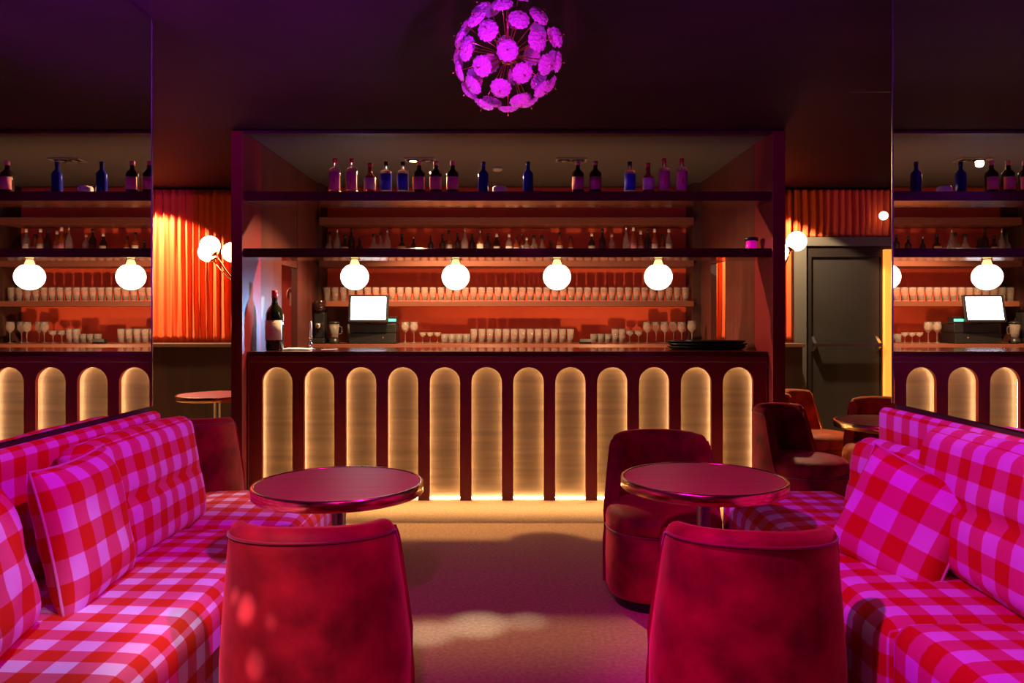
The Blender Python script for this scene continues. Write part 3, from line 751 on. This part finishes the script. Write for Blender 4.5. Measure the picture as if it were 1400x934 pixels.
# candlestick
t = empty('candlestick', (at(425, 6.0), 6.0, 1.101), 'slim chrome candlestick holding a white candle on the bar', 'candlestick')
MB().lathe([(.034, 0), (.036, .004), (.012, .010), (.008, .03), (.014, .04), (.007, .05), (.007, .07), (.012, .078), (.006, .085), (.014, .09), (.012, .10)], 20).build('holder', 'chrome', t)
MB().lathe([(.010, .095), (.0095, .215), (.002, .222)], 14).build('candle', 'white', t)
t = MB(); n = 14; vs = []; fs = []
for i in range(n+1):
    for j in range(n+1):
        u, v = i/n, j/n; e = (u*(1-u)*v*(1-v))**.3
        vs.append((u*.23-.115, v*.14-.07, .004+e*(.018+.02*abs(noise.noise(Vector((u*5, v*5, 2)))))))
fs = [(i*(n+1)+j, (i+1)*(n+1)+j, (i+1)*(n+1)+j+1, i*(n+1)+j+1) for i in range(n) for j in range(n)]
o = t.add(vs, fs, True).build('bar_towel', 'white'); o.location = (at(406, 5.95), 5.95, 1.101)
md = o.modifiers.new('s', 'SOLIDIFY'); md.thickness = .003; tag(o, 'crumpled white cloth between wine bottle and candlestick', 'cloth')
o = B(-.06, .06, -.03, .03, 0, .004).build('card', 'white'); o.location = (at(450, 5.95), 5.95, 1.101); o.rotation_euler = (0, 0, .35); tag(o, 'small pale card lying on the bar right of the candlestick', 'card')
# black trays
pos = ['bottom', 'middle', 'top']; tray0 = None
for k in range(3):
    L_ = '%s oval black tray of the stack at the right end of the bar' % pos[k]
    if tray0 is None:
        tray0 = MB().lathe([(.0001, .002), (.27, 0), (.285, .004), (.31, .022), (.312, .026), (.306, .024), (.28, .009), (.0001, .007)], 48, sx=1, sy=.62, cap=False).build('tray', 'black'); q = tray0
    else: q = tray0.copy(); C.objects.link(q)
    q.location = (at(966, 6.05)+(.0, .006, -.004)[k], 6.05+(0, -.01, .008)[k], 1.101+.0215*k); tag(q, L_, 'tray', 'black trays stacked on the bar')

# ------------------------------------------------------------------ glasses
def glass_mesh(kind):
    if kind == 'tumbler': p_ = [(.028, 0), (.030, .004), (.036, .125), (.036, .14), (.034, .14), (.033, .12), (.027, .014), (.0001, .012)]
    if kind == 'short': p_ = [(.030, 0), (.032, .004), (.037, .09), (.0355, .09), (.030, .012), (.0001, .010)]
    if kind == 'wine': p_ = [(.034, 0), (.034, .003), (.006, .008), (.004, .02), (.004, .095), (.012, .105), (.036, .13), (.042, .155), (.035, .21), (.0335, .21), (.040, .155), (.034, .132), (.011, .109), (.0001, .107)]
    if kind == 'coupe': p_ = [(.032, 0), (.032, .003), (.006, .008), (.004, .02), (.004, .075), (.015, .083), (.042, .105), (.045, .14), (.0435, .14), (.040, .107), (.014, .086), (.0001, .084)]
    return MB().lathe(p_, 20, cap=False)
protoG = {}
def glass(kind, nm, px, d, z, lab, cat, grp, sc=1):
    if kind not in protoG: q = glass_mesh(kind).build(nm, 'glass'); protoG[kind] = q
    else: q = protoG[kind].copy(); C.objects.link(q); q.name = nm
    q.location = (at(px, d), d, z); q.scale = (sc, sc, sc); tag(q, lab, cat, grp)
N = 45
for i in range(N):
    glass('tumbler', 'tumbler_glass', 447+i*(937-447)/(N-1), 7.70, 1.516, 'clear tumbler in the long row on the glass shelf, %s from the left' % ordw(i+1), 'glass', 'tumblers on the glass shelf')
ZC = 1.101; DC = 7.58
for i, px in enumerate((554, 566)): glass('wine', 'wine_glass', px, DC, ZC, 'wine glass right beside the till, '+('nearer the till' if i == 0 else 'second from the till'), 'glass', 'stemware on the back counter')
for i, px in enumerate((578, 588, 598)): glass('coupe', 'coupe_glass', px, DC, ZC, 'short stemmed glass left of the tumblers, %s of three' % ORD[i+1], 'glass', 'stemware on the back counter', .76)
for i, px in enumerate((608, 618, 628, 638)): glass('short', 'short_glass', px, DC, ZC, 'low clear glass between stemware and tall glasses, %s of four' % ORD[i+1], 'glass', 'low glasses on the back counter')
for i in range(13): glass('tumbler', 'highball_glass', 648+11*i, DC, ZC, 'tall clear glass in the middle row on the back counter, %s from the left' % ORD[i+1], 'glass', 'tall glasses on the back counter')
tag(B(at(792, 7.45), at(808, 7.45), 7.40, 7.46, ZC, ZC+.045).build('box', 'black'), 'small black box among the glasses on the back counter', 'box')
for i, px in enumerate((812, 821.5, 831)): glass('short', 'short_glass', px, DC, ZC, 'low clear glass right of the small black box, %s of three' % ORD[i+1], 'glass', 'low glasses on the back counter')
for i, px in enumerate((841, 850)): glass('tumbler', 'highball_glass', px, DC, ZC, 'tall clear glass before the right stemware, '+('left one' if i == 0 else 'right one'), 'glass', 'tall glasses on the back counter')
for i, px in enumerate((861, 873)): glass('coupe', 'coupe_glass', px, DC, ZC, 'short stemmed glass left of the tall wine glasses, %s of two' % ORD[i+1], 'glass', 'stemware on the back counter', .88)
for i, px in enumerate((885, 897, 909, 921, 932)): glass('wine', 'wine_glass', px, DC+.08*(i % 2), ZC, 'wine glass in the right cluster on the back counter, %s from the left' % ORD[i+1], 'glass', 'stemware on the back counter')
glass('wine', 'wine_glass', 946, 7.42, ZC, 'single wine glass at the right end of the back counter', 'glass', 'stemware on the back counter', 1.05)

# ------------------------------------------------------------------ till, grinder, blenders
t = empty('cash_till', (at(512, 7.5), 7.5, ZC), 'black cash till with bright screen and green display', 'till')
MB().box(-.225, .225, -.12, .16, 0, .10).build('cash_drawer', 'black', t, .004)
MB().box(-.225, .225, -.10, .14, .102, .195).build('till_body', 'black', t, .01)
s_ = MB().box(-.19, .19, -.012, .012, -.135, .135).build('screen_housing', 'black', t, .006); s_.location = (at(504, 7.34)-at(512, 7.5), -.16, P(504, 422, 7.34).z-ZC); s_.rotation_euler = (math.radians(-14), 0, math.radians(4))
MB().box(-.165, .165, -.0145, -.0125, -.112, .112).build('screen', 'screen', s_)
MB().tube([(-.05, -.05, .19), (-.05, -.11, .28)], .02, 10).build('screen_stand', 'black', t)
g = MB().box(.125, .235, -.10, .0, .196, .26).build('receipt_printer', 'black', t, .004); MB().box(.135, .225, -.1035, -.1005, .215, .238).build('green_display', 'green', g)
MB().lathe([(.01, 0), (.01, .004)], 12, mtx=Matrix.Rotation(PI/2, 4, 'X'), c=(.1, -.121, .06)).build('lock', 'chrome', t)
t = empty('coffee_grinder', (at(438, 7.5), 7.48, ZC), 'dark tall coffee grinder at the left end of the back counter', 'grinder')
MB().box(-.065, .065, -.10, .10, 0, .05).box(-.05, .05, -.02, .09, .05, .30).build('body', 'black', t, .008)
MB().lathe([(.03, .30), (.058, .33), (.06, .41), (.05, .42)], 24).build('hopper', 'darkb', t); MB().lathe([(.012, .14), (.03, .16), (.03, .2)], 16, c=(0, -.06, 0)).build('spout', 'chrome', t)
bl0 = None
for px, lab in ((457, 'glass blender jar between the coffee grinder and the till'), (481, 'glass blender jar half hidden by the till')):
    if bl0 is None:
        bl0 = empty('blender', (0, 0, 0), lab, 'blender', 'blenders on the back counter')
        MB().lathe([(.052, 0), (.052, .02), (.04, .05), (.03, .055)], 24).build('motor_base', 'black', bl0)
        MB().lathe([(.03, .056), (.036, .06), (.050, .19), (.047, .19), (.034, .068), (.0001, .066)], 24, cap=False).build('jar', 'glass', bl0)
        MB().lathe([(.054, .191), (.056, .205), (.03, .215)], 24).build('lid', 'black', bl0)
        MB().tube([(.046, 0, .17), (.075, 0, .16), (.075, 0, .10), (.042, 0, .09)], .006, 8).build('handle', 'chrome', bl0); q = bl0
    else: q = copy_tree(bl0); q['label'] = lab
    q.location = (at(px, 7.42), 7.42, ZC)
    if px == 481: q.location.y = 7.80; q.location.x = at(481, 7.8)
